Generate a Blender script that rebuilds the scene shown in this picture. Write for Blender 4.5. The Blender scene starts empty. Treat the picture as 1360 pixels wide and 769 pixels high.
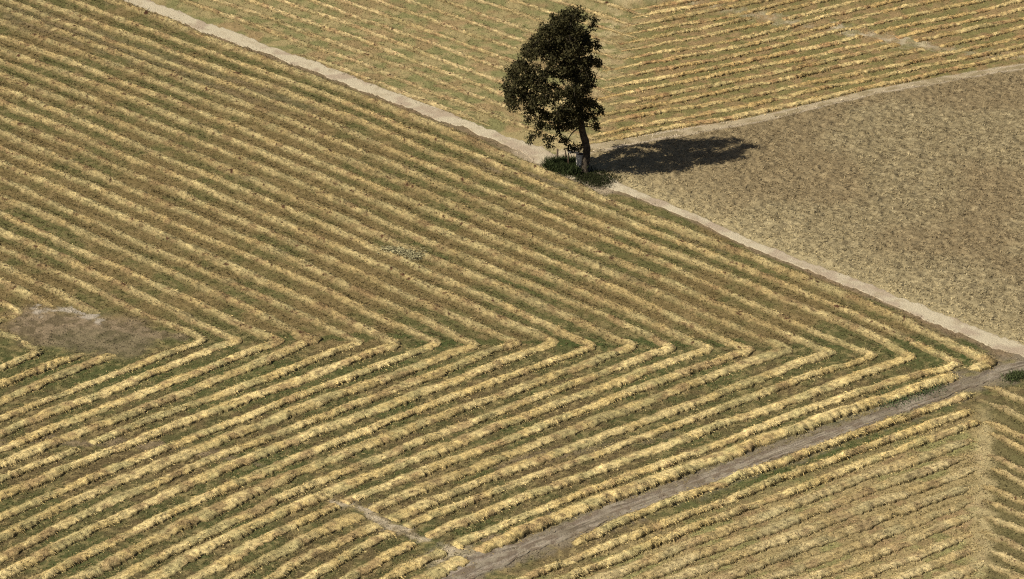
import bpy, math, random
import numpy as np
R = math.radians
rng = np.random.default_rng(7)
random.seed(7)
SC = bpy.context.scene
COL = SC.collection

# ------------------------------------------------------------------ camera, sky, sun, exposure
F, CX, CY, TILT, H = 4700.0, 680.0, 384.5, R(24.0), 110.6
CAMY = -H / math.tan(TILT)
cam = bpy.data.cameras.new('camera'); camo = bpy.data.objects.new('camera', cam); COL.objects.link(camo)
camo.location = (0, CAMY, H); camo.rotation_euler = (R(90) - TILT, 0, 0)
cam.sensor_width = 36.0; cam.lens = 36.0 * F / 1360.0
cam.clip_start = 1.0; cam.clip_end = 12000.0
SC.camera = camo
SC.cycles.use_denoising = False; SC.cycles.filter_width = 1.2

SUN_EL = R(41.6)
SUN_AZ = R(-112.5)          # compass bearing of the sun seen from the field, 0 = +Y, clockwise positive
world = bpy.data.worlds.new('World'); SC.world = world; world.use_nodes = True
wn = world.node_tree
sky = wn.nodes.new('ShaderNodeTexSky'); sky.sky_type = 'NISHITA'; sky.sun_disc = False
sky.sun_elevation = SUN_EL; sky.sun_rotation = SUN_AZ; sky.dust_density = 1.5; sky.air_density = 0.7; sky.ozone_density = 0.3
wn.links.new(sky.outputs[0], wn.nodes['Background'].inputs[0])
wn.nodes['Background'].inputs[1].default_value = 0.05
sl = bpy.data.lights.new('sun', 'SUN'); slo = bpy.data.objects.new('sun', sl); COL.objects.link(slo)
sl.energy = 5.0; sl.angle = R(0.5); sl.color = (1.0, 0.925, 0.78)
slo.rotation_euler = (R(90) - SUN_EL, 0, -SUN_AZ + R(180)); slo.location = (-80, -20, 90)
SC.view_settings.view_transform = 'Standard'; SC.view_settings.look = 'None'
SC.view_settings.exposure = 0.34; SC.view_settings.gamma = 1.0; SC.view_settings.use_curve_mapping = False

# ------------------------------------------------------------------ survey helpers (photo point -> place on the ground)
cT, sT = math.cos(TILT), math.sin(TILT)
def at(px, py, z=0.0):
    px = np.asarray(px, float); py = np.asarray(py, float)
    u = (px - CX) / F; v = -(py - CY) / F
    dy = cT + v * sT; dz = -sT + v * cT
    t = (z - H) / dz
    return u * t, CAMY + dy * t
def to_px(x, y):
    ry = y - CAMY
    d = ry * cT + H * sT
    v = (ry * sT - H * cT) / d
    return CX + F * x / d, CY - F * v

# ------------------------------------------------------------------ noise
def _hash(ix, iy, seed):
    h = (ix.astype(np.int64) * 374761393 + iy.astype(np.int64) * 668265263 + seed * 2147483647) & 0xffffffff
    h = ((h ^ (h >> 13)) * 1274126177) & 0xffffffff
    h = (h ^ (h >> 16)) & 0xffffffff
    return h.astype(np.float64) / 4294967295.0
def noise(x, y, s=1.0, seed=0):
    x = np.asarray(x, float) / s; y = np.asarray(y, float) / s
    x0 = np.floor(x); y0 = np.floor(y); fx = x - x0; fy = y - y0
    fx = fx * fx * (3 - 2 * fx); fy = fy * fy * (3 - 2 * fy)
    a = _hash(x0, y0, seed); b = _hash(x0 + 1, y0, seed); c = _hash(x0, y0 + 1, seed); d = _hash(x0 + 1, y0 + 1, seed)
    return (a * (1 - fx) + b * fx) * (1 - fy) + (c * (1 - fx) + d * fx) * fy
def fbm(x, y, s=1.0, seed=0, o=4):
    t = 0; w = 0
    for i in range(o):
        k = 0.5 ** i; t = t + k * noise(x + 17.3 * i, y - 9.1 * i, s * 0.5 ** i, seed + i * 31); w += k
    return t / w
def sstep(a, b, x):
    t = np.clip((x - a) / (b - a), 0, 1); return t * t * (3 - 2 * t)
def mixc(c, d, m):
    return c * (1 - m[:, None]) + np.atleast_2d(np.asarray(d)) * m[:, None]

# ------------------------------------------------------------------ materials
def mat_attr(name, fine=0.35, fscale=9.0, rough=0.95, bump=0.0, bscale=12.0, spec=0.1):
    m = bpy.data.materials.new(name); m.use_nodes = True; t = m.node_tree; n = t.nodes
    b = n['Principled BSDF']; b.inputs['Roughness'].default_value = rough
    b.inputs['Specular IOR Level'].default_value = spec
    a = n.new('ShaderNodeAttribute'); a.attribute_name = 'tone'
    tc = n.new('ShaderNodeTexCoord')
    nz = n.new('ShaderNodeTexNoise'); nz.inputs['Scale'].default_value = fscale; nz.inputs['Detail'].default_value = 6; nz.inputs['Roughness'].default_value = 0.75
    t.links.new(tc.outputs['Object'], nz.inputs['Vector'])
    mr = n.new('ShaderNodeMapRange'); mr.inputs[1].default_value = 0.3; mr.inputs[2].default_value = 0.7
    mr.inputs[3].default_value = 1 - fine; mr.inputs[4].default_value = 1 + fine
    t.links.new(nz.outputs['Fac'], mr.inputs[0])
    vm = n.new('ShaderNodeVectorMath'); vm.operation = 'SCALE'
    t.links.new(a.outputs['Color'], vm.inputs[0]); t.links.new(mr.outputs[0], vm.inputs['Scale'])
    t.links.new(vm.outputs[0], b.inputs['Base Color'])
    if bump:
        n2 = n.new('ShaderNodeTexNoise'); n2.inputs['Scale'].default_value = bscale; n2.inputs['Detail'].default_value = 5
        t.links.new(tc.outputs['Object'], n2.inputs['Vector'])
        bp = n.new('ShaderNodeBump'); bp.inputs['Strength'].default_value = 1.0; bp.inputs['Distance'].default_value = bump
        t.links.new(n2.outputs['Fac'], bp.inputs['Height']); t.links.new(bp.outputs[0], b.inputs['Normal'])
    return m
def mat_noise(name, c1, c2, scale=6.0, rough=0.9, bump=0.0, spec=0.2):
    m = bpy.data.materials.new(name); m.use_nodes = True; t = m.node_tree; n = t.nodes
    b = n['Principled BSDF']; b.inputs['Roughness'].default_value = rough; b.inputs['Specular IOR Level'].default_value = spec
    tc = n.new('ShaderNodeTexCoord'); nz = n.new('ShaderNodeTexNoise'); nz.inputs['Scale'].default_value = scale; nz.inputs['Detail'].default_value = 7
    t.links.new(tc.outputs['Object'], nz.inputs['Vector'])
    cr = n.new('ShaderNodeValToRGB'); cr.color_ramp.elements[0].position = 0.35; cr.color_ramp.elements[1].position = 0.65
    cr.color_ramp.elements[0].color = (*c1, 1); cr.color_ramp.elements[1].color = (*c2, 1)
    t.links.new(nz.outputs['Fac'], cr.inputs[0]); t.links.new(cr.outputs[0], b.inputs['Base Color'])
    if bump:
        bp = n.new('ShaderNodeBump'); bp.inputs['Distance'].default_value = bump
        t.links.new(nz.outputs['Fac'], bp.inputs['Height']); t.links.new(bp.outputs[0], b.inputs['Normal'])
    return m
M_GROUND = mat_attr('soil_and_stubble', 0.5, 7.0, 1.0, 0.05, 9.0, 0.0)
M_HAY = mat_attr('cut_hay', 0.42, 9.0, 0.9, 0.07, 13.0, 0.05)
M_GRASS = mat_attr('grass_blades', 0.2, 6.0, 0.9, 0, 1, 0.05)
M_DUST = mat_attr('dry_dust', 0.3, 7.0, 1.0, 0.05, 9.0, 0.0)
M_LEAF = mat_attr('oak_leaves', 0.4, 2.0, 0.75, 0, 1, 0.10)
M_BARK = mat_noise('bark', (0.025, 0.019, 0.013), (0.085, 0.068, 0.048), 5.0, 0.95, 0.05)
M_CONC = mat_noise('weathered_concrete', (0.34, 0.32, 0.27), (0.55, 0.52, 0.45), 5.0, 0.9, 0.01)
M_IRON = mat_noise('rusty_iron', (0.07, 0.05, 0.035), (0.17, 0.11, 0.07), 14.0, 0.7, 0.004)
M_PALE = mat_noise('pale_painted_pipe', (0.45, 0.44, 0.40), (0.62, 0.60, 0.55), 8.0, 0.6, 0.003)
M_WOOD = mat_noise('old_post_wood', (0.10, 0.07, 0.045), (0.22, 0.16, 0.11), 9.0, 0.95, 0.01)

# ------------------------------------------------------------------ mesh building
def mesh_np(name, V, Fq, mat, tone=None, parent=None, smooth=False):
    """V (n,3); Fq (m,3 or 4) -> one linked mesh object"""
    me = bpy.data.meshes.new(name)
    V = np.ascontiguousarray(V, dtype=np.float32); Fq = np.ascontiguousarray(Fq, dtype=np.int32)
    k = Fq.shape[1]
    me.vertices.add(len(V)); me.vertices.foreach_set('co', V.ravel())
    me.loops.add(Fq.size); me.loops.foreach_set('vertex_index', Fq.ravel())
    me.polygons.add(len(Fq)); me.polygons.foreach_set('loop_start', np.arange(len(Fq), dtype=np.int32) * k)
    me.polygons.foreach_set('loop_total', np.full(len(Fq), k, dtype=np.int32))
    me.polygons.foreach_set('use_smooth', np.full(len(Fq), bool(smooth)))
    me.update(calc_edges=True)
    if tone is not None:
        a = me.attributes.new('tone', 'FLOAT_COLOR', 'POINT')
        c = np.ones((len(V), 4), dtype=np.float32); c[:, :3] = np.clip(tone, 0.0, 0.9); a.data.foreach_set('color', c.ravel())
    me.materials.append(mat)
    o = bpy.data.objects.new(name, me); COL.objects.link(o)
    if parent is not None: o.parent = parent
    return o
def tag(o, label=None, cat=None, group=None, kind=None):
    if label: o['label'] = label
    if cat: o['category'] = cat
    if group: o['group'] = group
    if kind: o['kind'] = kind
    return o
def blades(P, D, L, W, bend=0.3):
    """P roots (n,3), D directions (n,3 unit), L lengths, W widths -> verts, quads: leaf-shaped 4-gon"""
    n = len(P)
    side = np.cross(D, rng.normal(size=(n, 3))); side /= np.linalg.norm(side, axis=1)[:, None] + 1e-9
    L = L[:, None]; W = W[:, None]
    mid = P + D * L * 0.5
    tip = P + D * L; tip[:, 2] -= (bend * L[:, 0] * 0.4)
    V = np.empty((n, 4, 3)); V[:, 0] = P; V[:, 1] = mid + side * W * 0.5; V[:, 2] = tip; V[:, 3] = mid - side * W * 0.5
    Fq = np.arange(n * 4).reshape(n, 4)
    return V.reshape(-1, 3), Fq

# ------------------------------------------------------------------ layout of the field (photo points)
def ext(xs, ys):
    """interpolator with straight extrapolation"""
    xs = np.array(xs, float); ys = np.array(ys, float)
    def f(x):
        x = np.asarray(x, float); y = np.interp(x, xs, ys)
        s0 = (ys[1] - ys[0]) / (xs[1] - xs[0]); s1 = (ys[-1] - ys[-2]) / (xs[-1] - xs[-2])
        y = np.where(x < xs[0], ys[0] + (x - xs[0]) * s0, y)
        return np.where(x > xs[-1], ys[-1] + (x - xs[-1]) * s1, y)
    return f
path_c = ext([160, 200, 400, 600, 700, 730, 780, 840, 880, 920, 1000, 1160, 1300, 1360], [-5, 9, 82, 158, 197, 212, 232, 255, 271, 288, 325, 387, 445, 468])
path_h = ext([0, 200, 400, 600, 690, 735, 790, 840, 900, 1000, 1160, 1300, 1360, 2000], [7.5, 7.5, 7.5, 8, 9, 14, 10, 5, 4.5, 6, 7.5, 10, 10.5, 10.5])
side_c = ext([740, 780, 800, 900, 1000, 1160, 1330, 1360], [212, 198, 194, 176, 160, 122, 92, 88])
side_h = ext([740, 800, 1000, 1160, 1360, 1900], [8, 4.5, 3.2, 2.8, 2.8, 3])
track_c = ext([560, 620, 750, 900, 1000, 1100, 1200, 1290, 1330, 1400], [788, 757, 706, 650, 614, 578, 541, 508, 494, 476])
axis_x = ext([0, 190], [855, 775])                              # crease of the upper field, x from y

def poly_dist(px, py, pts):
    d = np.full(px.shape, 1e9)
    for (x0, y0), (x1, y1) in zip(pts[:-1], pts[1:]):
        dx, dy = x1 - x0, y1 - y0
        t = np.clip(((px - x0) * dx + (py - y0) * dy) / (dx * dx + dy * dy), 0, 1)
        d = np.minimum(d, np.hypot(px - x0 - t * dx, (py - y0 - t * dy) * 1.8))
    return d

# ------------------------------------------------------------------ ground sheet
def zones(px, py, X, Y):
    """weights of the different covers, all fields of the ground position"""
    wob = (fbm(X, Y, 2.5, 5, 3) - 0.5) * 14
    z = {}
    main = (py > path_c(px)) & (py < track_c(px))
    z['dry'] = sstep(-2, 2, py - side_c(px) + wob * 0.3) * sstep(-3, 3, path_c(px) - py + wob * .3) * (px > 735)
    z['low'] = sstep(-1, 3, py - track_c(px) + 0 * wob)
    z['up'] = sstep(-2, 2, path_c(px) - py) * (1 - z['dry'])
    z['upl'] = z['up'] * sstep(-45, 45, axis_x(py) - px + wob)
    z['upr'] = z['up'] - z['upl']
    z['main'] = np.clip(1 - z['dry'] - z['low'] - z['up'], 0, 1)
    z['mlo'] = z['main'] * sstep(-8, 8, py - 455)
    return z
TRAILS_PALE = [([(448, 668), (478, 676), (500, 688), (520, 700), (560, 716), (600, 728), (640, 744)], 5, .75),
               ([(497, 676), (500, 690)], 3, .7), ([(520, 700), (545, 700)], 3, .5), ([(590, 738), (625, 738), (655, 741)], 17, .85),
               ([(890, -30), (930, 6), (985, 16), (1035, 27), (1060, 33)], 6, .6), ([(1105, 38), (1150, 46), (1200, 55), (1262, 66)], 7, .75),
               ([(1060, 33), (1105, 38)], 5, .35), ([(1290, 72), (1370, 76)], 5, .4), ([(830, -8), (905, -2)], 7, .3)]
BROWN = [([(0, 588), (60, 584), (120, 590), (200, 588), (300, 606), (350, 618)], 9, .7), ([(55, 432), (110, 441), (160, 446)], 52, 1.0), ([(170, 440), (245, 446)], 12, .8),
         ([(560, 740), (700, 700), (900, 634)], 9, .75), ([(640, 620), (760, 600), (900, 575)], 12, .5), ([(1270, 462), (1330, 478)], 10, .8),
         ([(630, 215), (800, 262), (960, 330)], 10, .5), ([(30, 20), (260, 100), (400, 140)], 26, .35), ([(1000, 340), (1280, 458)], 7, .45)]
GREEN = [([(380, 448), (560, 446)], 9, .6), ([(560, 455), (980, 455)], 12, .6), ([(1040, 462), (1130, 462)], 8, .4), ([(1278, 470), (1290, 486)], 9, .9),
         ([(1160, 545), (1270, 513)], 7, .7), ([(60, 500), (700, 480)], 40, .3), ([(470, 270), (600, 350), (900, 450)], 12, .35), ([(940, 660), (1240, 555)], 12, .5)]
def ground_tone(px, py, X, Y):
    z = zones(px, py, X, Y)
    n1 = fbm(X, Y, 6, 11, 4); n2 = fbm(X, Y, 1.2, 12, 4); n3 = fbm(X, Y, 0.4, 13, 2); n4 = fbm(X, Y, 2.6, 14, 3)
    brown = np.array((0.115, 0.088, 0.045)); olive = np.array((0.092, 0.092, 0.038)); green = np.array((0.066, 0.080, 0.030))
    straw = np.array((0.36, 0.28, 0.13)); dry = np.array((0.225, 0.183, 0.105)); pale = np.array((0.48, 0.40, 0.29)); grey = np.array((0.20, 0.165, 0.115))
    c = np.tile(brown, (len(px), 1))
    g = sstep(.38, .62, n1 * .5 + n2 * .5)
    c = mixc(c, olive, g); c = mixc(c, green, sstep(.5, .68, n4) * .6)
    c = mixc(c, straw, sstep(.54, .70, n3) * .34)
    upg = np.tile(np.array((0.160, 0.120, 0.054)), (len(px), 1)); upg = mixc(upg, (0.115, 0.108, 0.044), sstep(.42, .6, n1 * .6 + n4 * .4)); upg = mixc(upg, (0.23, 0.17, 0.085), sstep(.5, .7, n3) * .4)
    ml = sstep(425, 470, py + (n1 - .5) * 60)[:, None] * .9; c = upg * (1 - ml) + c * ml
    mainc = c
    # upper fields
    cu = np.tile(np.array((0.19, 0.178, 0.078)), (len(px), 1)); cu = mixc(cu, (0.29, 0.235, 0.115), sstep(.42, .62, n2)); cu = mixc(cu, (0.27, 0.18, 0.095), sstep(.56, .7, n4) * .6)
    cr_ = sstep(60, 10, np.abs(axis_x(py) - px - 10)) * z['up']; cu = mixc(cu, (0.42, 0.34, 0.19), cr_ * sstep(.4, .6, fbm(X, Y, .9, 29, 3)) * .8)
    cur = np.tile(np.array((0.17, 0.15, 0.062)), (len(px), 1)); cur = mixc(cur, (0.24, 0.17, 0.085), sstep(.42, .65, n2))
    cl = np.tile(np.array((0.30, 0.235, 0.115)), (len(px), 1)); cl = mixc(cl, (0.23, 0.21, 0.09), sstep(.45, .62, n4)); cl = mixc(cl, (0.24, 0.155, 0.085), sstep(.52, .7, n2) * .6)
    cl = mixc(cl, (.115, .10, .045), sstep(1306, 1322, px + (n2 - .5) * 30) * .85); cl = mixc(cl, (.40, .33, .18), sstep(18, 3, np.abs(px - 1303 + (n2 - .5) * 34 + (n4 - .5) * 30)) * .5)
    first = 1 - sstep(18, 75, py - track_c(px))
    cl = cl * (1 - first[:, None]) + mainc * first[:, None] * 1.05
    cd = np.tile(dry, (len(px), 1)); cd = mixc(cd, (0.115, 0.088, 0.052), sstep(.50, .68, fbm(X * .5 + .25 * Y, Y, .24, 21, 3)) * .48); cd = mixc(cd, (0.36, 0.30, 0.18), sstep(.54, .70, fbm(X * .5 + .3 * Y, Y, .22, 22, 3)) * .5)
    cd = mixc(cd, (0.185, 0.138, 0.078), sstep(.42, .62, fbm(X, Y, 11, 39, 3)) * .55)
    near = np.exp(-np.maximum(0, path_c(px) - py - 8) / 30.) * z['dry']
    cd = mixc(cd, (0.36, 0.30, 0.17), np.clip(near, 0, 1) * .7)
    c = c * (1 - z['dry'] - z['low'] - z['up'])[:, None].clip(0, 1) + cd * z['dry'][:, None] + cl * z['low'][:, None] + cu * z['upl'][:, None] + cur * z['upr'][:, None]
    w = (n2 - .5) * 26 + (n3 - .5) * 22 + (n4 - .5) * 18
    for pts, r, k in GREEN: c = mixc(c, (0.055, 0.078, 0.026), k * sstep(r, r * .3, poly_dist(px, py, pts) + w * .6))
    soil = mixc(np.tile(np.array((0.215, 0.165, 0.105)), (len(px), 1)), (0.10, 0.08, 0.045), sstep(.44, .6, fbm(X, Y, .6, 19, 4)) * .75)
    for pts, r, k in BROWN:
        kk = (k * sstep(r * 1.2, r * .5, poly_dist(px, py, pts) + w * .7))[:, None]; c = c * (1 - kk) + soil * kk
    c = mixc(c, (0.09, 0.09, 0.045), .4 * sstep(40, 10, poly_dist(px, py, [(95, 452), (170, 455)]) + w))
    c = mixc(c, (0.42, 0.37, 0.30), .75 * sstep(15, 3, poly_dist(px, py, [(55, 413), (88, 412), (104, 415), (128, 424)]) + w * .9))
    for pts, r, k in TRAILS_PALE: c = mixc(c, (0.42, 0.355, 0.25), k * sstep(r * 2.3, r * .1, poly_dist(px, py, pts) + w * .9) * (.35 + .65 * sstep(.40, .58, fbm(X, Y, .7, 37, 3))))
    # verges of the paths: trodden earth, then pale dust
    dp = np.abs(py - path_c(px)) / path_h(px); vm = sstep(1.9, 1.2, dp + (n2 - .5) * .8)
    c = mixc(c, (0.2, 0.145, 0.095), vm * .7 * (py > path_c(px)))
    ds = np.abs(py - side_c(px)) / side_h(px); sm = sstep(1.8, .9, ds + (n2 - .5)) * (px > 740)
    c = mixc(c, pale * .9, sm * .8)
    dt = np.abs(py - track_c(px)); c = mixc(c, grey, sstep(24, 9, dt + w * .6) * .9)
    c = mixc(c, (0.40, 0.33, 0.235), .7 * sstep(26, 8, poly_dist(px, py, [(700, 205), (735, 222), (800, 248)]) + w * .6))
    return c * (0.85 + 0.3 * n3)[:, None], z

def ground_z(X, Y, px, py, z):
    amp = 0.05 + 0.12 * z['dry'] + .02 * z['upr']
    calm = 1 - sstep(1.7, 1.2, np.abs(py - path_c(px)) / path_h(px))
    calm = calm * (1 - sstep(2.0, 1.3, np.abs(py - side_c(px)) / side_h(px)) * (px > 735))
    calm = calm * (1 - .8 * sstep(13, 9, np.abs(py - track_c(px))))
    h = (fbm(X, Y, 0.9, 41, 4) - .5) * amp * 2 + (noise(X, Y, .28, 44) - .5) * amp
    return h * np.clip(calm, 0, 1)
def soft(X, Y): return np.zeros_like(X)

def axis_vals(a, b, st, far, g=1.35):
    core = np.arange(a, b, st); out = []; s = st; v = a
    lo = []
    while v > -far: s *= g; v -= s; lo.append(v)
    hi = []; s = st; v = core[-1]
    while v < far: s *= g; v += s; hi.append(v)
    return np.concatenate([lo[::-1], core, hi])
gx = axis_vals(-52, 52, 0.13, 5000); gy = axis_vals(-52, 62, 0.13, 5000)
GX, GY = np.meshgrid(gx, gy); X = GX.ravel(); Y = GY.ravel()
Yc = np.clip(Y, -90, 200)
px, py = to_px(X, Yc)
tone, zz = ground_tone(px, py, X, Y)
Z = ground_z(X, Y, px, py, zz)
nx, ny = len(gx), len(gy)
idx = np.arange(nx * ny).reshape(ny, nx)
Fq = np.stack([idx[:-1, :-1], idx[:-1, 1:], idx[1:, 1:], idx[1:, :-1]], -1).reshape(-1, 4)
tag(mesh_np('ground', np.stack([X, Y, Z], 1), Fq, M_GROUND, tone, smooth=True), kind='structure')

# ------------------------------------------------------------------ paths (thin sheets with ragged edges)
def strip(name, fc, fh, x0, x1, z0, tonef, ruts=None, ragged=.75, M=15, step=2.5, seed=0):
    xs = np.arange(x0, x1, step * .8); n = len(xs); cy = fc(xs); hh = fh(xs)
    s = np.linspace(-1, 1, M)
    X0, Y0 = at(xs, cy)
    e0 = 1 + ragged * ((fbm(X0, Y0, 2.2, seed, 4) - .5) * 1.6 + (noise(X0, Y0, .3, seed) - .5) * .5); e1 = 1 + ragged * ((fbm(X0, Y0, 2.2, seed + 9, 4) - .5) * 1.6 + (noise(X0, Y0, .3, seed + 5) - .5) * .5)
    S = np.where(s[None, :] < 0, s[None, :] * e0[:, None], s[None, :] * e1[:, None])
    PX = np.repeat(xs[:, None], M, 1); PY = cy[:, None] + S * hh[:, None]
    GXp, GYp = at(PX, PY); A = GXp.ravel(); B = GYp.ravel()
    z = z0 + (fbm(A, B, .6, seed + 3, 3) - .5) * .03
    if ruts is not None: z = z + ruts(np.repeat(s[None, :], n, 0).ravel(), A, B)
    edge = np.abs(np.repeat(s[None, :], n, 0).ravel()) > .99
    z[edge] = -.05
    idx = np.arange(n * M).reshape(n, M)
    Fq = np.stack([idx[:-1, :-1], idx[1:, :-1], idx[1:, 1:], idx[:-1, 1:]], -1).reshape(-1, 4)[:, ::-1]
    return tag(mesh_np(name, np.stack([A, B, z], 1), Fq, M_DUST, tonef(A, B, np.repeat(s[None, :], n, 0).ravel()), smooth=True), kind='structure')
def dust(A, B, s):
    c = np.tile(np.array((0.46, 0.40, 0.285)), (len(A), 1)); c = mixc(c, (0.36, 0.29, 0.21), sstep(.45, .68, fbm(A, B, 1.6, 71, 4)))
    return mixc(c, (0.30, 0.24, 0.15), sstep(.8, 1.0, np.abs(s)) * .5 + sstep(.6, .75, fbm(A, B, .7, 75, 3)) * .4)
def dust_weak(A, B, s):
    c = np.tile(np.array((0.37, 0.305, 0.20)), (len(A), 1)); c = mixc(c, (0.26, 0.21, 0.125), sstep(.42, .6, fbm(A, B, 1.3, 73, 4)))
    return c
def track_t(A, B, s):
    c = np.tile(np.array((0.26, 0.222, 0.165)), (len(A), 1)); c = mixc(c, (0.10, 0.08, 0.06), sstep(.52, .68, fbm(A / 9, s * 1.1 + .05 * noise(A, B, 2, 3), .16, 79, 2)) * .8); c = mixc(c, (0.165, 0.13, 0.095), sstep(.45, .62, fbm(A, B, .7, 77, 4)))
    c = mixc(c, (0.33, 0.28, 0.22), sstep(.16, .08, np.abs(np.abs(s - .1) - .42)) * .6)
    return mixc(c, (0.13, 0.105, 0.07), sstep(.55, .75, fbm(A, B, 2.2, 78, 3)) * .5)
strip('dirt_path', path_c, path_h, -150, 1560, .022, dust, seed=101)
strip('field_edge_path', side_c, side_h, 765, 1560, .016, dust_weak, seed=131, ragged=.9)
strip('farm_track', track_c, ext([500, 620, 700, 900, 1100, 1290, 1340, 2000], [22, 17, 12, 9, 7, 7.5, 8, 8]), 480, 1560, .05, track_t, seed=151, ragged=.6, M=33,
      ruts=lambda s, A, B: -.05 * np.exp(-((np.abs(s - .1) - .42) / .10) ** 2) + .03 * (noise(A, B, .35, 5) - .5))

# ------------------------------------------------------------------ hay windrows
ORD = ['first', 'second', 'third', 'fourth', 'fifth', 'sixth', 'seventh', 'eighth', 'ninth', 'tenth', 'eleventh', 'twelfth', 'thirteenth', 'fourteenth', 'fifteenth',
       'sixteenth', 'seventeenth', 'eighteenth', 'nineteenth', 'twentieth', 'twenty-first', 'twenty-second', 'twenty-third', 'twenty-fourth', 'twenty-fifth', 'twenty-sixth', 'twenty-seventh', 'twenty-eighth']
def smooth_poly(P, it=2):
    P = np.array(P, float)
    for _ in range(it):
        Q = [P[0]]
        for a, b in zip(P[:-1], P[1:]): Q += [a * .75 + b * .25, a * .25 + b * .75]
        Q.append(P[-1]); P = np.array(Q)
    return P
def resample(P, st):
    d = np.r_[0, np.cumsum(np.hypot(*np.diff(P, axis=0).T))]
    t = np.arange(0, d[-1], st)
    return np.stack([np.interp(t, d, P[:, 0]), np.interp(t, d, P[:, 1])], 1), t
BARE = [([(55, 432), (110, 441), (160, 446)], 48), ([(160, 446), (206, 446)], 22), ([(110, 593), (140, 592)], 5), ([(490, 684), (560, 718), (640, 742)], 9), ([(1150, 46), (1250, 66)], 6), ([(1000, 20), (1035, 27)], 5), ([(448, 668), (490, 684)], 3)]
windrow_count = 0
def windrow(pts, w, h, tonef, label, group, seed, rag=1.0, lean=0.0, blade=26, st=.13, it=2, fade=0.0, endl=.7):
    global windrow_count
    P = smooth_poly(pts, it)
    gxx, gyy = at(P[:, 0], P[:, 1] + 2.0); Pm, t = resample(np.stack([gxx, gyy], 1), st)
    if len(Pm) < 8: return
    T = np.gradient(Pm, axis=0); T /= np.linalg.norm(T, axis=1)[:, None] + 1e-9
    N = np.stack([-T[:, 1], T[:, 0]], 1)
    x, y = Pm.T
    Pm = Pm + N * ((fbm(x, y, 7, seed, 2) - .5) * .5 * rag + (fbm(t, t * 0, 1.3, seed + 1, 2) - .5) * .11 * rag)[:, None]
    M = 13; s = np.linspace(-1, 1, M)
    zero = t * 0
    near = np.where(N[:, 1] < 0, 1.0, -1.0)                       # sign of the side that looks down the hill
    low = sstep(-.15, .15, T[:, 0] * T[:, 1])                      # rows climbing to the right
    wl = w * (1 + (fbm(t, zero, 1.6, seed + 3, 4) - .5) * .6 * rag + (noise(t, zero, .27, seed + 4) - .5) * (.2 + .3 * low * (near < 0)))
    wr = w * (1 + (fbm(t, zero, 1.6, seed + 5, 4) - .5) * .6 * rag + (noise(t, zero, .27, seed + 6) - .5) * (.2 + .3 * low * (near > 0)))
    hh = h * (1 + (fbm(t, zero, 2.6, seed + 7, 3) - .5) * .55 + (noise(t, zero, .4, seed + 8) - .5) * .12)
    ppx, ppy = to_px(Pm[:, 0], Pm[:, 1])
    bare = zero.copy()
    wv = (fbm(x, y, 1.0, 91, 3) - .5) * 14
    for pl, r in BARE: bare = np.maximum(bare, sstep(r * 1.35, r * .6, poly_dist(ppx, ppy, pl) + wv * min(1, r / 14)))
    if bare.max() > .5:
        bb = bare.copy()
        for q in range(1, 8): bb[q:] = np.maximum(bb[q:], bare[:-q]); bb[:-q] = np.maximum(bb[:-q], bare[q:])
        bc_ = bb.copy()
        for q in range(1, 7): bc_[q:] = np.minimum(bc_[q:], bb[:-q]); bc_[:-q] = np.minimum(bc_[:-q], bb[q:])
        bare = np.maximum(bare, bc_)
    mess = np.clip(sstep(70, 25, poly_dist(ppx, ppy, [(640, 600), (760, 600), (880, 570)])) + .8 * sstep(60, 20, poly_dist(ppx, ppy, [(470, 650), (560, 700)])) + .6 * sstep(.6, .72, fbm(x, y, 7, 93, 2)), 0, 1)
    hh = hh * (1 - .35 * mess * fbm(t, zero + seed * 3.3, 1.5, seed, 2) * 1.6)
    from_end = np.zeros_like(t)
    thin = sstep(.52, .70, fbm(t, zero + seed, 3.0, seed + 11, 3)) * .55 + fade * (.35 + .4 * fbm(x, y, 3, seed, 2))
    # occasional gaps left by the rake
    hh = hh * (1 - np.clip(thin, 0, .8))
    rowv = .84 + .30 * ((seed * 53 % 19) / 19.0)
    slow = rowv * (.80 + .42 * fbm(x, y, 6, seed + 51, 2))
    wl = wl * slow; wr = wr * slow; hh = hh * (.6 + .4 * slow)
    apx = np.exp(-((ppy - 453) / 11.) ** 2) * (np.abs(w - .6) < .12) * (T_MAIN is tonef) * ((seed * 29 % 13) / 13.0) * .75
    hh = hh * (1 - apx * (.4 + .9 * noise(x, y, .7, 57))).clip(.1, 1)
    ends = np.minimum(sstep(0, endl, t), sstep(0, endl, t[-1] - t))
    hh = hh * ends; wl = wl * (.45 + .55 * ends); wr = wr * (.45 + .55 * ends)
    S = s[None, :]
    off = np.where(S < 0, S * wl[:, None], S * wr[:, None]) + lean * (1 - S ** 2)
    A = Pm[:, 0][:, None] + N[:, 0][:, None] * off; B = Pm[:, 1][:, None] + N[:, 1][:, None] * off
    Sn = S * near[:, None]
    pw = 1.15 - .45 * low[:, None] * (Sn > 0) + .5 * low[:, None] * (Sn < 0)
    prof = np.clip(np.cos(np.pi / 2 * S), 0, 1) ** pw
    off = off * np.where(Sn > 0, 1 - .04 * low[:, None], 1 + .22 * low[:, None]) * 1.04
    A = Pm[:, 0][:, None] + N[:, 0][:, None] * off; B = Pm[:, 1][:, None] + N[:, 1][:, None] * off
    Zr = hh[:, None] * prof
    rough = (fbm(A, B, .42, seed + 31, 3) - .5) * .15 * h / .3 * (prof * .8 + .25) + (noise(A, B, .2, seed + 33) - .5) * .07 * rag
    Zr = Zr + rough * ends[:, None]
    Zr = Zr * (1 - bare[:, None]) - .14 * bare[:, None]
    Zr[:, 0] = -.08; Zr[:, -1] = -.08
    Zr = Zr + .015
    a = A.ravel(); b = B.ravel(); z = Zr.ravel(); ss = np.repeat(S, len(t), 0).ravel(); tt = np.repeat(t[:, None], M, 1).ravel()
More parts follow.
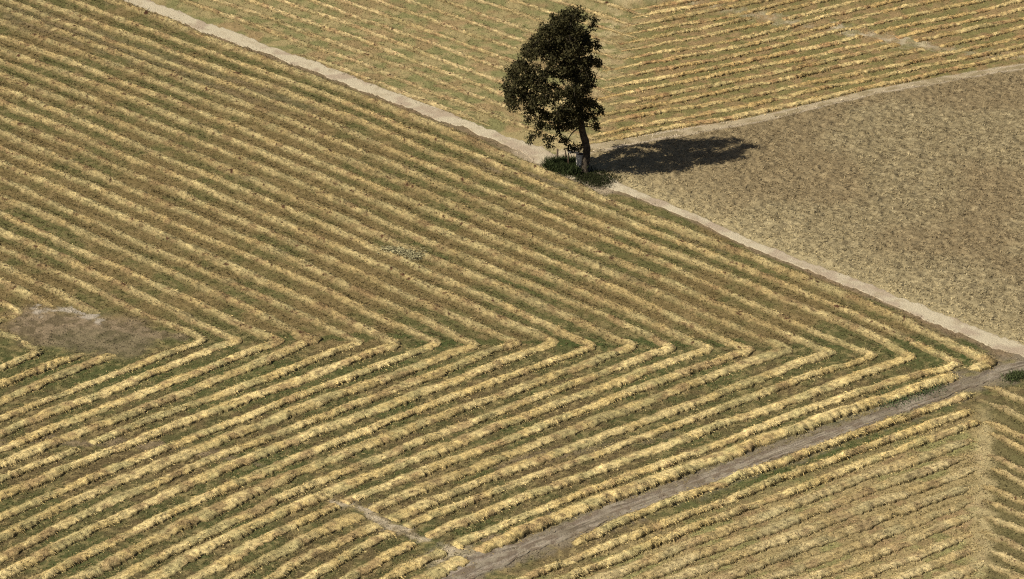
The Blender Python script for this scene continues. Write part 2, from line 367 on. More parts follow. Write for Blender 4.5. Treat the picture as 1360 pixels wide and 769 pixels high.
    n = len(t); idx = np.arange(n * M).reshape(n, M)
    Fq = np.stack([idx[:-1, :-1], idx[1:, :-1], idx[1:, 1:], idx[:-1, 1:]], -1).reshape(-1, 4)[:, ::-1]
    def tn(a, b, tt, ss, lw, sn):
        c = tonef(a, b, tt, ss, seed)
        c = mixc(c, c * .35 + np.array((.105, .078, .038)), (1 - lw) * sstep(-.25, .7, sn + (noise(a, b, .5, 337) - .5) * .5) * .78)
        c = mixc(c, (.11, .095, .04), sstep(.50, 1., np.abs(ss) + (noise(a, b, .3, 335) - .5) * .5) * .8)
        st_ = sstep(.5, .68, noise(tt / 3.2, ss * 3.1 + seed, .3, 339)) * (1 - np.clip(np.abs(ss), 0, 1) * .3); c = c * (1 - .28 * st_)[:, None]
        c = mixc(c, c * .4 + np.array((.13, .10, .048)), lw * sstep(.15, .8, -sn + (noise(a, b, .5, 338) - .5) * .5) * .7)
        sp = sstep(.80, .86, noise(a, b, .24, 333)) * (noise(a, b, 1.6, 334) > .45) * (1 - .7 * lw) * sstep(.6, .3, np.abs(sn - .15))  # shade of small holes in the hay, put into the colour as dark spots
        return mixc(c, (.07, .035, .02), sp)
    lw2 = np.repeat(low[:, None], M, 1).ravel(); sn2 = Sn.ravel()
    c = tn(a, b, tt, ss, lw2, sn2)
    keep = ~((bare > .75)[:-1] & (bare > .75)[1:])
    Fq = Fq[np.repeat(keep, M - 1)]
    # straws
    nb = int(blade * 3.0 * t[-1])
    ii = rng.integers(0, n, nb); sj = np.clip(rng.normal(0, .78, nb), -2.1, 2.1)
    sec = (rng.uniform(size=nb) < .22) & (noise(x, y, 6, seed + 71)[ii] > .48) & (np.abs(w - .58) < .05); sj[sec] = near[ii][sec] * rng.normal(1.75, .13, nb)[sec]
    ok = (bare[ii] < .5) & (rng.uniform(size=nb) > .6 * np.clip(thin[ii] + .5 * mess[ii], 0, 1)); ii = ii[ok]; sj = sj[ok]; nb = len(ii)
    sc_ = np.clip(sj, -1, 1); jf = (sc_ + 1) / 2 * (M - 1); j0 = np.clip(jf.astype(int), 0, M - 2); fr = jf - j0
    Vg = np.stack([A, B, Zr], -1)
    P0 = Vg[ii, j0] * (1 - fr)[:, None] + Vg[ii, j0 + 1] * fr[:, None]; P0[:, 2] -= .01
    stray = np.abs(sj) > .98; over = (sj - sc_) * w; P0[:, :2] += N[ii] * over[:, None]; P0[stray, 2] = rng.uniform(.02, .09, stray.sum())
    az = rng.uniform(0, 2 * np.pi, nb)
    D = np.stack([np.cos(az) * .8, np.sin(az) * .8, rng.uniform(-.1, .55, nb)], 1)
    D[:, :2] += N[ii] * (sj * 1.0)[:, None]; D[:, 2] -= np.abs(sj) * .35
    tooth = (low[ii] > .5) & (sj * near[ii] > .35)
    D[tooth, :2] = (N[ii] * near[ii][:, None])[tooth] + rng.normal(0, .25, (nb, 2))[tooth]; D[tooth, 2] = rng.uniform(-.5, .1, nb)[tooth]
    D /= np.linalg.norm(D, axis=1)[:, None]
    bv, bf = blades(P0, D, rng.uniform(.13, .34, nb), rng.uniform(.022, .06, nb))
    br = rng.uniform(.6, 1.35, nb)
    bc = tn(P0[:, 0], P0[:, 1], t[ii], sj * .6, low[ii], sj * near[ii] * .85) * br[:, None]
    V = np.concatenate([np.stack([a, b, z], 1), bv]); C = np.concatenate([c, np.repeat(bc, 4, 0)])
    FF = np.concatenate([Fq, bf + len(a)])
    o = mesh_np('hay_windrow', V, FF, M_HAY, C, smooth=False)
    tag(o, label, 'windrow', group)
    windrow_count += 1
    return o
def hay(pale, gold, brown, olive, kb=.5, ko=.4):
    pale, gold, brown, olive = map(np.array, (pale, gold, brown, olive))
    def f(a, b, t, s, seed):
        c = np.tile(pale, (len(a), 1))
        c = mixc(c, gold, sstep(.40, .62, fbm(a, b, 2.2, 61, 4)))
        c = mixc(c, brown, sstep(.53, .70, fbm(a, b, 1.1, 62 + seed, 4)) * kb)
        c = mixc(c, olive, sstep(.52, .68, fbm(a, b, 1.7, 64 + seed, 4)) * ko)
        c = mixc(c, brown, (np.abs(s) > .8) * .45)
        row = .9 + .25 * ((seed * 37 % 17) / 17.0)
        return c * ((.78 + .44 * noise(a, b, .22, 66)) * row)[:, None]
    return f
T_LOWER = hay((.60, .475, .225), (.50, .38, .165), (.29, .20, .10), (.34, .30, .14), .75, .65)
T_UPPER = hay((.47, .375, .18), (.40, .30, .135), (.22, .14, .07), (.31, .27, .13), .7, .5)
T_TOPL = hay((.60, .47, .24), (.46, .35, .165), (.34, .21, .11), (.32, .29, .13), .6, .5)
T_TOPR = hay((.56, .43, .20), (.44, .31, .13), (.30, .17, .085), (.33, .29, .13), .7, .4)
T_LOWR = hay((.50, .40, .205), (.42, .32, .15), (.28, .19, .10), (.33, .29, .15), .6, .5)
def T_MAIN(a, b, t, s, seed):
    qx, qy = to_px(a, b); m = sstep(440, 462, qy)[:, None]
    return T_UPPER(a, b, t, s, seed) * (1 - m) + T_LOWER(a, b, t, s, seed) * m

UX = [0, 200, 400, 600, 800, 1000, 1160]
U = {22: [-60, 19, 98, 174, 262, 343, 407], 21: [-38, 40, 111, 193, 279, 360, 425], 20: [-18, 57, 127, 212, 297, 378, 444], 19: [-5, 73, 145, 232, 314, 401],
     18: [8, 88, 164, 251, 334, 423], 17: [27, 104, 183, 270, 355, 443], 16: [47, 121, 203, 291, 375], 15: [64, 139, 222, 312, 397], 14: [80, 159, 243, 334, 417],
     13: [97, 179, 264, 354, 437], 12: [116, 198, 285, 373], 11: [135, 218, 306, 394], 10: [153, 240, 326, 416], 9: [174, 262, 348, 442], 8: [194, 281, 370], 7: [215, 304, 394],
     6: [237, 327, 417], 5: [259, 348, 441], 4: [283, 372], 3: [304, 395], 2: [327, 419], 1: [350], 0: [374]}
AP = {2: (266, 449), 3: (315, 449), 4: (375, 451), 5: (422, 450), 6: (477, 452), 7: (527, 454), 8: (584, 454), 9: (630, 457), 10: (688, 453), 11: (737, 452), 12: (790, 457), 13: (839, 458),
      14: (893, 459), 15: (942, 461), 16: (998, 465), 17: (1047, 462), 18: (1102, 467), 19: (1160, 470), 20: (1219, 473), 21: (1270, 482), 22: (1319, 480), 1: (205, 450), 0: (105, 428)}
LX = [880, 600, 400, 200, 0]
Lw = {1: {0: 533}, 2: {200: 476, 0: 555}, 3: {200: 496, 0: 574}, 4: {200: 517, 0: 594}, 5: {400: 459, 200: 538, 0: 613}, 6: {400: 483, 200: 556, 0: 635}, 7: {400: 502, 200: 577, 0: 658},
     8: {400: 524, 200: 600, 0: 687}, 9: {600: 467, 400: 542, 200: 619, 0: 712}, 10: {600: 488, 400: 562, 200: 640, 0: 738}, 11: {600: 508, 400: 581, 200: 664, 0: 764},
     12: {600: 526, 400: 603, 200: 690, 50: 769}, 13: {600: 547, 400: 624, 200: 716, 100: 769}, 14: {880: 463, 600: 570, 400: 646, 200: 746, 153: 769}, 15: {880: 482, 600: 590, 400: 666, 300: 716, 200: 771},
     16: {880: 504, 600: 611, 400: 689, 300: 742, 255: 769}, 17: {880: 525, 600: 632, 400: 715, 306: 769}, 18: {1040: 490, 880: 549, 600: 652, 400: 743, 364: 765},
     19: {1100: 490, 880: 569, 600: 674, 480: 724, 404: 770}, 20: {1160: 491, 880: 591, 600: 697, 530: 727, 457: 770}, 21: {1235: 491, 1160: 511, 880: 613, 600: 721, 504: 772},
     22: {1272: 497, 1160: 531, 880: 635, 640: 724, 556: 772}}
g_main = 'hay windrows bending back on themselves across the big field'
for k in range(22, 0, -1):
    up = [(x, y) for x, y in zip(UX, U[k])]
    x0, y0 = up[0]; x1, y1 = (up[1] if len(up) > 1 else AP[k]); sl_ = (y1 - y0) / (x1 - x0)
    up = [(x0 - 230, y0 - 230 * sl_)] + up
    ax, ay = AP[k]
    lo = sorted(Lw[k].items(), reverse=True)
    pe, pf = (lo[-2] if len(lo) > 1 else AP[k]), lo[-1]
    sd = (pf[1] - pe[1]) / (pf[0] - pe[0])
    lo = lo + [(pf[0] - 230, pf[1] - 230 * sd * 1.08)]
    d = 14
    if k in (22,):
        mid = [(ax - d, ay - d * .45), (ax, ay), (ax - 14, ay + 6), (ax - 34, ay + 9)]
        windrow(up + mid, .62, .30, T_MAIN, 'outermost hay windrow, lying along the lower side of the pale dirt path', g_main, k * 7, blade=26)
        windrow(lo, .60, .34, T_LOWER, 'straight hay windrow lying right along the upper side of the grey farm track', g_main, k * 7 + 3, blade=26)
        continue
    mid = [(ax - 20, ay - 8), (ax + 3, ay + 1), (ax - 24, ay + 9)]
    lab = ('innermost V-shaped hay windrow, pointing just right of the bare brown patch' if k == 1 else
           '%s V-shaped hay windrow inward from the dirt path, counted along the bends' % ORD[22 - k])
    mid = [(a_ + random.uniform(-4, 3), b_ + random.uniform(-2, 2)) for a_, b_ in mid]
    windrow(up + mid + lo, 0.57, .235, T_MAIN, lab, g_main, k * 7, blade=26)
# rows broken off by the bare patch
windrow([(-230, 274), (0, 374), (40, 391), (80, 409)], .58, .30, T_UPPER, 'hay windrow ending at the white crust on top of the bare brown patch', g_main, 401, endl=3.0)
windrow([(-230, 300), (0, 399), (16, 406), (26, 413), (14, 420), (0, 424), (-120, 470)], .50, .28, T_UPPER, 'small hooked hay windrow left of the bare brown patch', g_main, 402)
windrow([(-120, 420), (0, 441), (30, 450), (60, 467), (40, 474), (0, 491), (-230, 580)], .50, .28, T_LOWER, 'ragged hay windrow curling round the lower left end of the bare patch', g_main, 403, fade=.35, rag=1.6)
windrow([(118, 461), (100, 471), (60, 488), (0, 511), (-230, 602)], .52, .30, T_LOWER, 'hay windrow starting at the lower edge of the bare brown patch and running left', g_main, 404, endl=3.0, rag=1.6)
# extra rows in the lower left, reaching the frame
for i, (a, b, c) in enumerate([((560, 741), (520, 760), (470, 800)), ((548, 727), (500, 752), (450, 785))]):
    if i == 0: windrow([a, b, c, (300, 900)], .5, .28, T_LOWER, 'short hay windrow at the bottom of the photo left of the grey track end', g_main, 420 + i, rag=1.5)
for i in range(6):   # beyond the bottom edge of the frame
    pass

# upper left field: thin pale lines
YL = [(71, 88, 166), (54, 72, 150), (39, 56, 133), (24, 41, 117), (9, 26, 101), (-6, 12, 85), (-21, -3, 69), (-36, -18, 53), (-51, -33, 37), (-66, -48, 21), (-81, -63, 5), (-96, -78, -11), (-111, -93, -27), (-126, -108, -43)]
g_tl = 'thin hay windrows above the dirt path left of the tree'
for i, (a, b, c) in enumerate(YL):
    s = (c - b) / 200.0
    x = 650; y = c; pts = [(200 - 60 * 0, a - 72), (400, a), (450, b), (650, c)]
    # run on to the crease or the path edge
    xe, ye = 650, c
    for q in range(60):
        if xe > axis_x(ye) + 12 or ye > path_c(xe) - path_h(xe) - 6: break
        xe += 4; ye += 4 * s * .93
    if xe > 660: pts.append((xe, ye))
    # begin where the path allows
    xs_ = 200
    while pts and pts[0][0] < 640 and pts[0][1] > path_c(pts[0][0]) - path_h(pts[0][0]) - 3:
        pts = pts[1:]
    if pts[0][0] == 200: pts = [(0, a - 72 - 200 * .35)] + pts if a - 72 < path_c(200) - 12 else pts
    windrow(pts, .40, .16, T_TOPL, ('thin hay windrow nearest the upper side of the dirt path' if i == 0 else '%s thin hay windrow up from the dirt path, left of the tree' % ORD[i]) if i < 11 else
            '%s thin hay windrow up from the dirt path, near the top edge' % ORD[i], g_tl, 500 + i * 5, blade=18, rag=1.2, fade=.1, endl=4.5)
# upper right field
g_tr = 'close hay windrows in the upper right field'
for i in range(22):
    y1000 = [149, 137, 125, 113.5, 102, 90.5, 79, 68, 57, 46, 35, 24.5, 14, 4][i] if i < 14 else 4 - 10.3 * (i - 13)
    y1160 = [114, 103, 91, 78.5, 66, 54, 42, 29.5, 17, 5][i] if i < 10 else 5 - 11.5 * (i - 9)
    y800 = 187 - 12.2 * i + .06 * i * i
    y1360 = y1160 - 45 + .3 * i
    pts = [(800, y800), (1000, y1000), (1160, y1160), (1360, y1360), (1560, y1360 - 46)]
    ax = float(axis_x(y800)) + random.uniform(-16, 10)
    if ax < 800: pts = [(ax, y800 + (800 - ax) * .17)] + pts
    else:
        f = (ax - 800) / 200.; pts[0] = (ax, y800 + (y1000 - y800) * f)
    windrow(pts, .42, .20, T_TOPR, 'reddish hay windrow along the upper side of the field edge path' if i == 0 else
            '%s close hay windrow up from the field edge path, upper right' % ORD[i], g_tr, 700 + i * 5, blade=18, rag=1.5, endl=5.0, fade=.12)
# lower right field
g_lr = 'hay windrows in the lower right field below the track'
g_ls = 'hay windrow stubs at the lower right edge beyond the crease'
LRK = [(660, 590, 567, 520), (686, 611, 588, 541), (707, 632, 609, 560), (727, 653, 628, 579), (748, 673, 648, 599), (768, 692, 669, 619), (790, 714, 691, 639), (813, 736, 714, 660), (836, 758, 737, 680),
       (860, 781, 760, 702), (884, 804, 783, 724), (908, 827, 806, 746), (932, 850, 829, 768), (956, 873, 852, 790), (980, 896, 875, 812)]
for i, (a, b, c, d) in enumerate(LRK):
    e_ = random.uniform(-12, 7); pts = [(1300 + e_, d - e_ * .34), (1160, c), (1100, b), (900, a)]
    if i == 0: pts.append((820, 694)); pts.append((760, 722))
    else: pts.append((560, a + 340 * .40))
    flat = i > 2
    windrow(pts, .46 if not flat else .62, .30 if not flat else .21, T_LOWER if not flat else T_LOWR, ('bright hay windrow right along the lower side of the grey farm track' if i == 0 else
            '%s hay windrow below the grey farm track, lower right field' % ORD[i]), g_lr, 900 + i * 5, blade=26 if not flat else 30, rag=.9, endl=.8 if not flat else 2.0)
for i in range(14):
    y = 512 + 21.5 * i + random.uniform(-3, 3); x = 1311 - .6 * i + random.uniform(-7, 8)
    windrow([(x, y), (x + 14, y + 5), (1360, y + 23), (1450, y + 60), (1560, y + 110)], .42, .28, T_LOWR,
            '%s short hay windrow down from the low green shrub at the right edge' % ORD[i], g_ls, 1100 + i * 5, blade=24, rag=1.3, endl=1.2)

# ------------------------------------------------------------------ ground cover: stubble and dry grass
def cover(name, n, label, zone_of, tonef, L, W, up, x0=-150, x1=1510, y0=-120, y1=850, cat='grass'):
    qx = rng.uniform(x0, x1, n); qy = rng.uniform(y0, y1, n)
    A, B = at(qx, qy); z = zones(qx, qy, A, B); p = zone_of(qx, qy, A, B, z)
    ok = rng.uniform(size=n) < p; A, B, qx, qy = A[ok], B[ok], qx[ok], qy[ok]; n = len(A)
    az = rng.uniform(0, 2 * np.pi, n)
    D = np.stack([np.cos(az), np.sin(az), rng.uniform(up[0], up[1], n)], 1); D /= np.linalg.norm(D, axis=1)[:, None]
    c = tonef(A, B, qx, qy) * rng.uniform(.65, 1.4, n)[:, None]
    P0 = np.stack([A, B, ground_z(A, B, qx, qy, {k: v[ok] for k, v in z.items()}) - .01], 1)
    V, Fq = blades(P0, D, rng.uniform(*L, n), rng.uniform(*W, n), .3)
    return tag(mesh_np(name, V, Fq, M_GRASS, np.repeat(c, 4, 0)), label, cat, kind='stuff')
def offpath(qx, qy):
    return (np.abs(qy - path_c(qx)) > path_h(qx) * rng.normal(.9, .13, len(qx))) & ((np.abs(qy - side_c(qx)) > side_h(qx) * rng.normal(.7, .4, len(qx))) | (qx < 740)) & ((np.abs(qy - track_c(qx)) > rng.normal(9, 2, len(qx))) | (rng.uniform(size=len(qx)) < .05))
cover('stubble', 260000, 'short olive and brown grass stubble between the hay windrows',
      lambda qx, qy, A, B, z: np.clip(1 - z['dry'], 0, 1) * offpath(qx, qy) * (.3 + .7 * sstep(.35, .6, fbm(A, B, 1.5, 202, 3))),
      lambda A, B, qx, qy: ground_tone(qx, qy, A, B)[0] * 1.1, (.10, .26), (.03, .07), (.2, 1.6))
cover('dry_grass', 150000, 'rough tan dry grass covering the unmown field right of the tree',
      lambda qx, qy, A, B, z: z['dry'] * offpath(qx, qy) * (.25 + .75 * sstep(.35, .6, fbm(A * .5 + .3 * B, B, .5, 205, 3))),
      lambda A, B, qx, qy: ground_tone(qx, qy, A, B)[0] * 1.25, (.14, .38), (.03, .07), (.15, 1.3), x0=735, x1=1500, y0=60, y1=540)

# loose pale hay heap in the middle of the big field
def heap(pts, n, r, label, tone, nm='loose_hay'):
    cx_, cy_ = [], []
    A, B = at([p[0] for p in pts], [p[1] for p in pts]); A = np.atleast_1d(A); B = np.atleast_1d(B)
    k = rng.integers(0, len(A), n); P0 = np.stack([A[k] + rng.normal(0, r, n), B[k] + rng.normal(0, r, n), np.abs(rng.normal(.12, .08, n))], 1)
    az = rng.uniform(0, 2 * np.pi, n); D = np.stack([np.cos(az), np.sin(az), rng.uniform(-.2, .5, n)], 1); D /= np.linalg.norm(D, axis=1)[:, None]
    V, Fq = blades(P0, D, rng.uniform(.12, .35, n), rng.uniform(.03, .07, n))
    c = np.tile(np.array(tone), (n, 1)) * rng.uniform(.6, 1.2, n)[:, None]
    return tag(mesh_np(nm, V, Fq, M_HAY, np.repeat(c, 4, 0)), label, 'hay heap')
heap([(515, 334), (530, 336), (545, 338), (558, 339), (550, 342)], 2600, .33, 'pale grey-green loose hay heap lying between two windrows mid-field', (.42, .38, .22))

# ------------------------------------------------------------------ the oak
def empty(name, loc):
    o = bpy.data.objects.new(name, None); COL.objects.link(o); o.location = loc; o.empty_display_size = .5; return o
BX, BY = map(float, at(777, 229))
DEP = math.hypot(0, (BY - CAMY) * cT + H * sT)          # depth of the tree along the view axis
def tp(px, py, dy=0.0):
    """point at tree distance (offset dy metres away from the camera), relative to tree base"""
    y = BY + dy; u = (px - CX) / F; v = -(py - CY) / F
    t = (y - CAMY) / (cT + v * sT)
    return np.array((u * t - BX, dy, H + (-sT + v * cT) * t))
oak = tag(empty('oak_tree', (BX, BY, 0)), 'tall dark oak with a lopsided leafy crown and bent trunk where the paths meet', 'tree')
def tube(paths, name, mat, parent, sides=10):
    V = []; Fq = []
    for pts, rad in paths:
        P = np.array(pts, float)
        # densify
        d = np.r_[0, np.cumsum(np.linalg.norm(np.diff(P, axis=0), axis=1))]
        n = max(4, int(d[-1] / .35)); t = np.linspace(0, d[-1], n)
        Q = np.stack([np.interp(t, d, P[:, i]) for i in range(3)], 1)
        for _ in range(3): Q[1:-1] = Q[1:-1] * .5 + (Q[:-2] + Q[2:]) * .25
        r = np.interp(t, d, rad)
        T = np.gradient(Q, axis=0); T /= np.linalg.norm(T, axis=1)[:, None] + 1e-9
        ref = np.array((.3, 1, .1)); base = len(V)
        for i in range(n):
            a = np.cross(T[i], ref); a /= np.linalg.norm(a) + 1e-9; b = np.cross(T[i], a)
            for k in range(sides):
                an = 2 * math.pi * k / sides; rr = r[i] * (1 + .12 * math.sin(3 * an + i * .7) + .08 * random.uniform(-1, 1))
                V.append(Q[i] + (a * math.cos(an) + b * math.sin(an)) * rr)
        for i in range(n - 1):
            for k in range(sides):
                k2 = (k + 1) % sides
                Fq.append((base + i * sides + k, base + i * sides + k2, base + (i + 1) * sides + k2, base + (i + 1) * sides + k))
    return mesh_np(name, np.array(V), np.array(Fq), mat, parent=parent, smooth=True)
trunk_px = [(777, 232, 0), (777.5, 224, 0), (778, 212, .1), (779.5, 200, .15), (779, 190, .2), (775, 179, .1), (771.5, 168, 0), (771, 155, 0), (769, 135, .1), (767, 112, 0), (763, 88, -.1), (758, 62, 0), (757, 40, .1), (760, 22, .1)]
trunk_p = [tp(*p) for p in trunk_px]; trunk_p[0][2] = -.1
tr = [.46, .36, .32, .30, .29, .29, .28, .28, .25, .21, .17, .12, .08, .03]
tube([(trunk_p, tr)], 'trunk', M_BARK, oak, 14)
# crown lobes: x, y, radius in photo pixels
LOBES = [(762, 20, 11), (750, 26, 12), (738, 33, 13), (727, 42, 12), (744, 44, 15), (764, 42, 14), (776, 48, 10), (788, 28, 6), (780, 21, 6), (786, 36, 5), (715, 52, 10), (706, 60, 9), (722, 60, 13), (742, 64, 16), (762, 66, 15),
         (778, 62, 11), (792, 60, 7), (700, 70, 9), (714, 72, 12), (734, 80, 10), (756, 84, 15), (774, 82, 12), (790, 82, 8), (797, 84, 4), (690, 86, 9), (700, 92, 10), (682, 98, 9), (694, 106, 10), (675, 106, 7), (671, 114, 5),
         (708, 104, 10), (720, 99, 8), (716, 116, 9), (730, 116, 7), (684, 118, 11), (676, 122, 8), (698, 124, 10), (680, 132, 8), (676, 140, 5), (686, 141, 5), (750, 102, 7), (764, 102, 13), (780, 100, 11), (788, 108, 6),
         (762, 120, 11), (778, 118, 9), (742, 126, 9), (726, 128, 8), (710, 136, 9), (704, 146, 8), (700, 156, 6), (718, 148, 6), (728, 153, 8), (716, 160, 7), (722, 166, 7), (714, 174, 6), (706, 181, 4), (704, 187, 3), (732, 168, 6),
         (742, 160, 8), (740, 174, 7), (733, 184, 5), (730, 193, 5), (748, 146, 8), (758, 136, 9), (772, 136, 11), (784, 136, 8), (793, 142, 7), (797, 150, 3), (788, 158, 4), (792, 165, 4), (794, 170, 2), (764, 152, 9), (752, 166, 7),
         (762, 166, 5), (776, 152, 7), (712, 90, 7), (728, 94, 7), (722, 108, 6), (735, 96, 5), (748, 92, 8), (736, 113, 5), (752, 122, 8), (712, 126, 7), (735, 136, 7), (740, 152, 8), (752, 155, 7), (748, 167, 6), (765, 128, 9), (720, 136, 6), (696, 133, 6), (760, 160, 6), (726, 184, 5), (720, 150, 6), (765, 150, 9), (776, 157, 7), (758, 165, 7), (784, 150, 6), (768, 163, 6), (738, 100, 6), (742, 120, 7), (752, 190, 8), (760, 195, 6), (745, 186, 5), (768, 196, 6)]
GAPS = [(740, 106, 3), (723, 85, 3.5), (715, 98, 2.5), (730, 108, 2), (781, 30, 5), (784, 46, 3), (748, 117, 4), (730, 145, 6), (714, 160, 3), (772, 74, 2.5), (755, 37, 1.5), (694, 89, 3), (757, 112, 3), (712, 107, 3), (716, 78, 4), (780, 72, 3), (745, 77, 3),
        (702, 122, 2.5), (735, 120, 3), (752, 176, 4), (727, 176, 3), (786, 92, 2), (765, 158, 2.5), (750, 130, 2), (768, 182, 8), (757, 180, 6)]
PXM = F / DEP
limbs = []
tw = []
cp = []; cn = []
anchors = [tp(*p) for p in trunk_px[6:]]
def depth_half(px_, py_):
    # half depth of the crown in metres, fullest in the middle
    k = 1 - ((py_ - 100) / 108.0) ** 2; return max(.7, 3.6 * max(k, 0) ** .5)
lobe_centres = []
for (x, y, r) in LOBES:
    dh = depth_half(x, y); edge = min(1, max(0, 1 - abs(x - 735) / 70))
    dh *= (.35 + .65 * edge)
    m = 1 if r < 8 else 2
    if y > 175: m = 1; dh = .5
    for q in range(m):
        dy = (q - (m - 1) / 2) * dh * (1.1 if m > 1 else 0) + random.uniform(-.5, .5) * dh * .7
        if 110 < y < 175: dy -= .9
        lobe_centres.append((tp(x + random.uniform(-1.5, 1.5), y + random.uniform(-1.5, 1.5), dy), r / PXM))
nodes = [(a_, .15) for a_ in anchors]
root_ = np.array(anchors)
order = sorted(lobe_centres, key=lambda q: min(np.linalg.norm(root_ - q[0], axis=1)))
for c, r in order:
    an = np.array([q[0] for q in nodes]); d = np.linalg.norm(an - c, axis=1) + np.maximum(0, an[:, 2] - c[2] + .3) * 1.3
    k_ = int(np.argmin(d)); a = an[k_]; L = np.linalg.norm(c - a); r0 = min(nodes[k_][1], .035 + .022 * L)
    m1 = a * .67 + c * .33 + np.array((0, 0, .12 * L)) + rng.normal(0, .08 * L, 3); m2 = a * .3 + c * .7 + np.array((0, 0, .10 * L)) + rng.normal(0, .08 * L, 3)
    limbs.append(([a, m1, m2, c], [r0, r0 * .8, r0 * .6, r0 * .4]))
    nodes += [(m1, r0 * .8), (m2, r0 * .6), (c, max(r0 * .45, .02))]
    for q in range(4):
        e = c + rng.normal(0, 1, 3) * r * .7; limbs.append(([c, (c + e) / 2 + rng.normal(0, .06, 3), e], [.02, .014, .006]))
tube(limbs, 'branches', M_BARK, oak, 5)
LP = []; LS = []
for c, r in lobe_centres:
    ntw = max(6, int(23 * (r / .6) ** 2.0))
    for q in range(ntw):
        v = rng.normal(0, 1, 3); v /= np.linalg.norm(v); rad = r * (rng.uniform() ** .45) * rng.uniform(.85, 1.18)
        p = c + v * rad * np.array((1, 1.15, .95))
        ql = rng.integers(9, 18)
        LP.append(p + rng.normal(0, .12, (ql, 3)))
LP = np.concatenate(LP)
# open holes through the crown along the way the light and the twigs leave them
wx = LP[:, 0] + BX; wy = LP[:, 1] + BY; wz = LP[:, 2]
dd = (wy - CAMY) * cT - (wz - H) * sT; vv = ((wy - CAMY) * sT + (wz - H) * cT) / dd
lx = CX + F * wx / dd; ly = CY - F * vv
keep = np.ones(len(LP), bool)
for gx_, gy_, gr in GAPS:
    keep &= ~((np.hypot(lx - gx_, ly - gy_) < gr * (.7 + .4 * rng.uniform(size=len(LP)))) & (rng.uniform(size=len(LP)) < .93))
LP = LP[keep]; n = len(LP)
D = rng.normal(0, 1, (n, 3)); D[:, 2] -= .35; D /= np.linalg.norm(D, axis=1)[:, None]
V, Fq = blades(LP, D, rng.uniform(.13, .26, n), rng.uniform(.09, .17, n), .2)
c = np.tile(np.array((.028, .027, .011)), (n, 1)); c = mixc(c, (.055, .047, .018), rng.uniform(size=n)) * rng.uniform(.7, 1.3, n)[:, None]
mesh_np('crown', V, Fq, M_LEAF, np.repeat(c, 4, 0), parent=oak)
print('leaves', n)

# ------------------------------------------------------------------ tall grass, standpipe, posts, shrub
def grass_patch(name, pts, n, hgt, label, tone, cat, spread=.35):
    A, B = at([p[0] for p in pts], [p[1] for p in pts]); W = np.array([p[2] for p in pts], float)
    k = rng.choice(len(pts), n, p=W / W.sum())
    x = A[k] + rng.normal(0, spread, n); y = B[k] + rng.normal(0, spread * 1.3, n)
    ox, oy = float(A.mean()), float(B.mean())
    P0 = np.stack([x - ox, y - oy, np.zeros(n) - .02], 1)
    az = rng.uniform(0, 2 * np.pi, n); D = np.stack([np.cos(az) * .45, np.sin(az) * .45, np.ones(n)], 1); D /= np.linalg.norm(D, axis=1)[:, None]
    V, Fq = blades(P0, D, rng.uniform(hgt * .4, hgt, n), rng.uniform(.03, .07, n), .35)
    c = np.tile(np.array(tone), (n, 1)) * rng.uniform(.55, 1.5, n)[:, None]
    o = mesh_np(name, V, Fq, M_GRASS, np.repeat(c, 4, 0)); o.location = (ox, oy, 0)
    return tag(o, label, cat)
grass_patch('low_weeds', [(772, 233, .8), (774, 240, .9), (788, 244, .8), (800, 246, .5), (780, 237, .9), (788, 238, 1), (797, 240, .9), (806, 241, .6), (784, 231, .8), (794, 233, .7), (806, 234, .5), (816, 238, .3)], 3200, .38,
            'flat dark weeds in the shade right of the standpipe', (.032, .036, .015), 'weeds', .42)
grass_patch('tall_grass_clump', [(734, 226, .5), (740, 221, 1.2), (744, 226, 1.4), (750, 222, 1.4), (757, 224, 1.3), (752, 229, 1), (760, 230, .8), (762, 222, .9), (730, 222, .25)], 5200, 1.15,
            'dark green tall grass clump left of the standpipe at the foot of the oak', (.036, .047, .018), 'grass clump')
grass_patch('low_shrub', [(1342, 503, 1), (1349, 501, 1.4), (1357, 500, 1.4), (1365, 500, 1.2), (1374, 501, .8)], 1500, .42, 'low dark green shrub beside the track at the right photo edge', (.07, .085, .035), 'shrub', .28)
grass_patch('verge_tuft', [(1180, 533, 1), (1200, 527, 1), (1225, 520, 1), (1242, 514, .8)], 1500, .3, 'low green grass tuft growing between the last windrow and the track', (.07, .10, .045), 'grass tuft', .5)

SX, SY = map(float, at(770.5, 226.5))
stand = tag(empty('standpipe', (SX, SY, 0)), 'stout pale concrete irrigation standpipe half hidden by grass at the oak trunk', 'standpipe')
def lathe(prof, seg=28):
    V = []; Fq = []
    for r, z in prof:
        for k in range(seg): V.append((r * math.cos(2 * math.pi * k / seg), r * math.sin(2 * math.pi * k / seg), z))
    for i in range(len(prof) - 1):
        for k in range(seg):
            k2 = (k + 1) % seg; Fq.append((i * seg + k, i * seg + k2, (i + 1) * seg + k2, (i + 1) * seg + k))
    return np.array(V), np.array(Fq)
V, Fq = lathe([(.39, -.1), (.39, .10), (.345, .13), (.34, 1.38), (.355, 1.40), (.355, 1.47), (.33, 1.49), (.27, 1.49), (.26, 1.45), (.26, .9), (.001, .9)])
mesh_np('barrel', V, Fq, M_CONC, parent=stand, smooth=False)
V, Fq = lathe([(.26, .0), (.26, .05), (.05, .09), (.04, .09), (.001, .09)], 20); V[:, 2] += 1.46
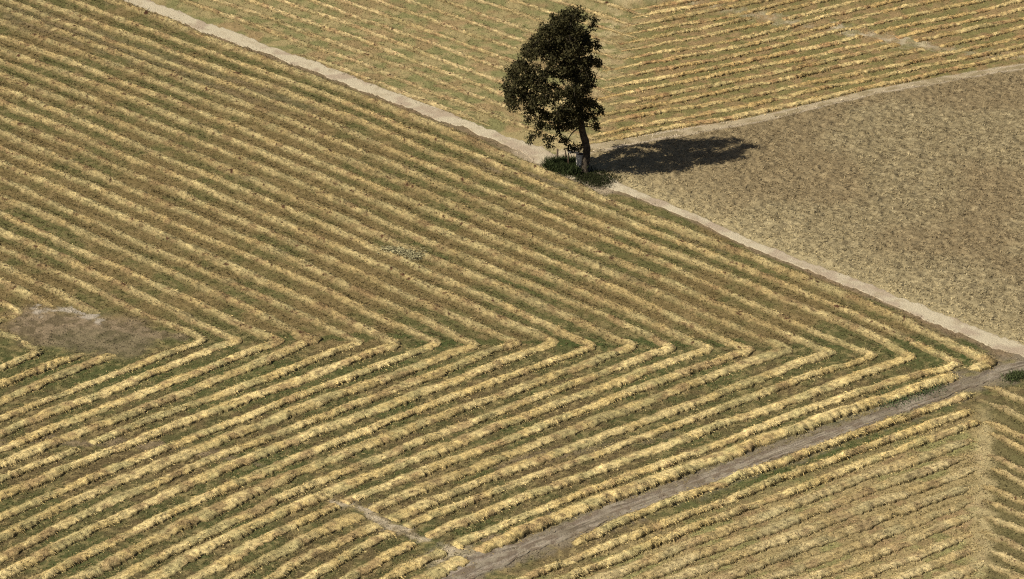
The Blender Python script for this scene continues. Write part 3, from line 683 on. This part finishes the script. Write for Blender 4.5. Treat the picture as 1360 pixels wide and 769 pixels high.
mesh_np('lid', V, Fq, M_IRON, parent=stand)
def small_tube(pts, r, name, mat, parent):
    return tube([(pts, r)], name, mat, parent, 12)
small_tube([(-.2, -.02, 1.62), (-.5, -.03, 1.66), (-.95, -.05, 1.66), (-1.0, -.05, 1.66)], [.085, .085, .085, .085], 'outlet_pipe', M_PALE, stand)
small_tube([(-.98, -.05, 1.72), (-.99, -.05, 1.2), (-.99, -.05, .3), (-.99, -.05, -.1)], [.05, .05, .05, .05], 'downpipe', M_IRON, stand)
small_tube([(-.1, 0, 1.5), (-.12, 0, 1.65), (-.2, -.02, 1.64)], [.085, .085, .085], 'pipe_elbow', M_PALE, stand)
small_tube([(-.48, -.03, 1.66), (-.48, -.03, 1.85), (-.48, -.03, 2.05)], [.05, .05, .05], 'valve_stem', M_PALE, stand)
V, Fq = lathe([(.001, 2.05), (.13, 2.05), (.14, 2.07), (.13, 2.09), (.001, 2.09)], 16); V[:, 0] -= .48; V[:, 1] -= .03
mesh_np('handwheel', V, Fq, M_IRON, parent=stand)
def post(px_, py_, h, r, label, lean):
    x, y = map(float, at(px_, py_))
    V = []; Fq = []
    prof = [(-.2, 1.05), (.1, 1), (h * .5, .96), (h - .04, .92), (h, .7), (h, .01)]
    seg = 10
    for z, s in prof:
        for k in range(seg):
            a = 2 * math.pi * k / seg; V.append((r * s * math.cos(a) * (1 + .1 * math.sin(3 * a)) + lean * z, r * s * math.sin(a) + lean * .3 * z, z + (.02 * math.cos(a) if z == h else 0)))
    for i in range(len(prof) - 1):
        for k in range(seg):
            k2 = (k + 1) % seg; Fq.append((i * seg + k, i * seg + k2, (i + 1) * seg + k2, (i + 1) * seg + k))
    o = mesh_np('fence_post', np.array(V), np.array(Fq), M_WOOD); o.location = (x, y, 0)
    return tag(o, label, 'post')
post(740, 216, 1.25, .085, 'brown wooden post standing in the left end of the tall grass', .02)
post(751.5, 215, 1.05, .06, 'thin leaning brown stake in the tall grass next to the pale pipe', -.06)
print('windrows', windrow_count)
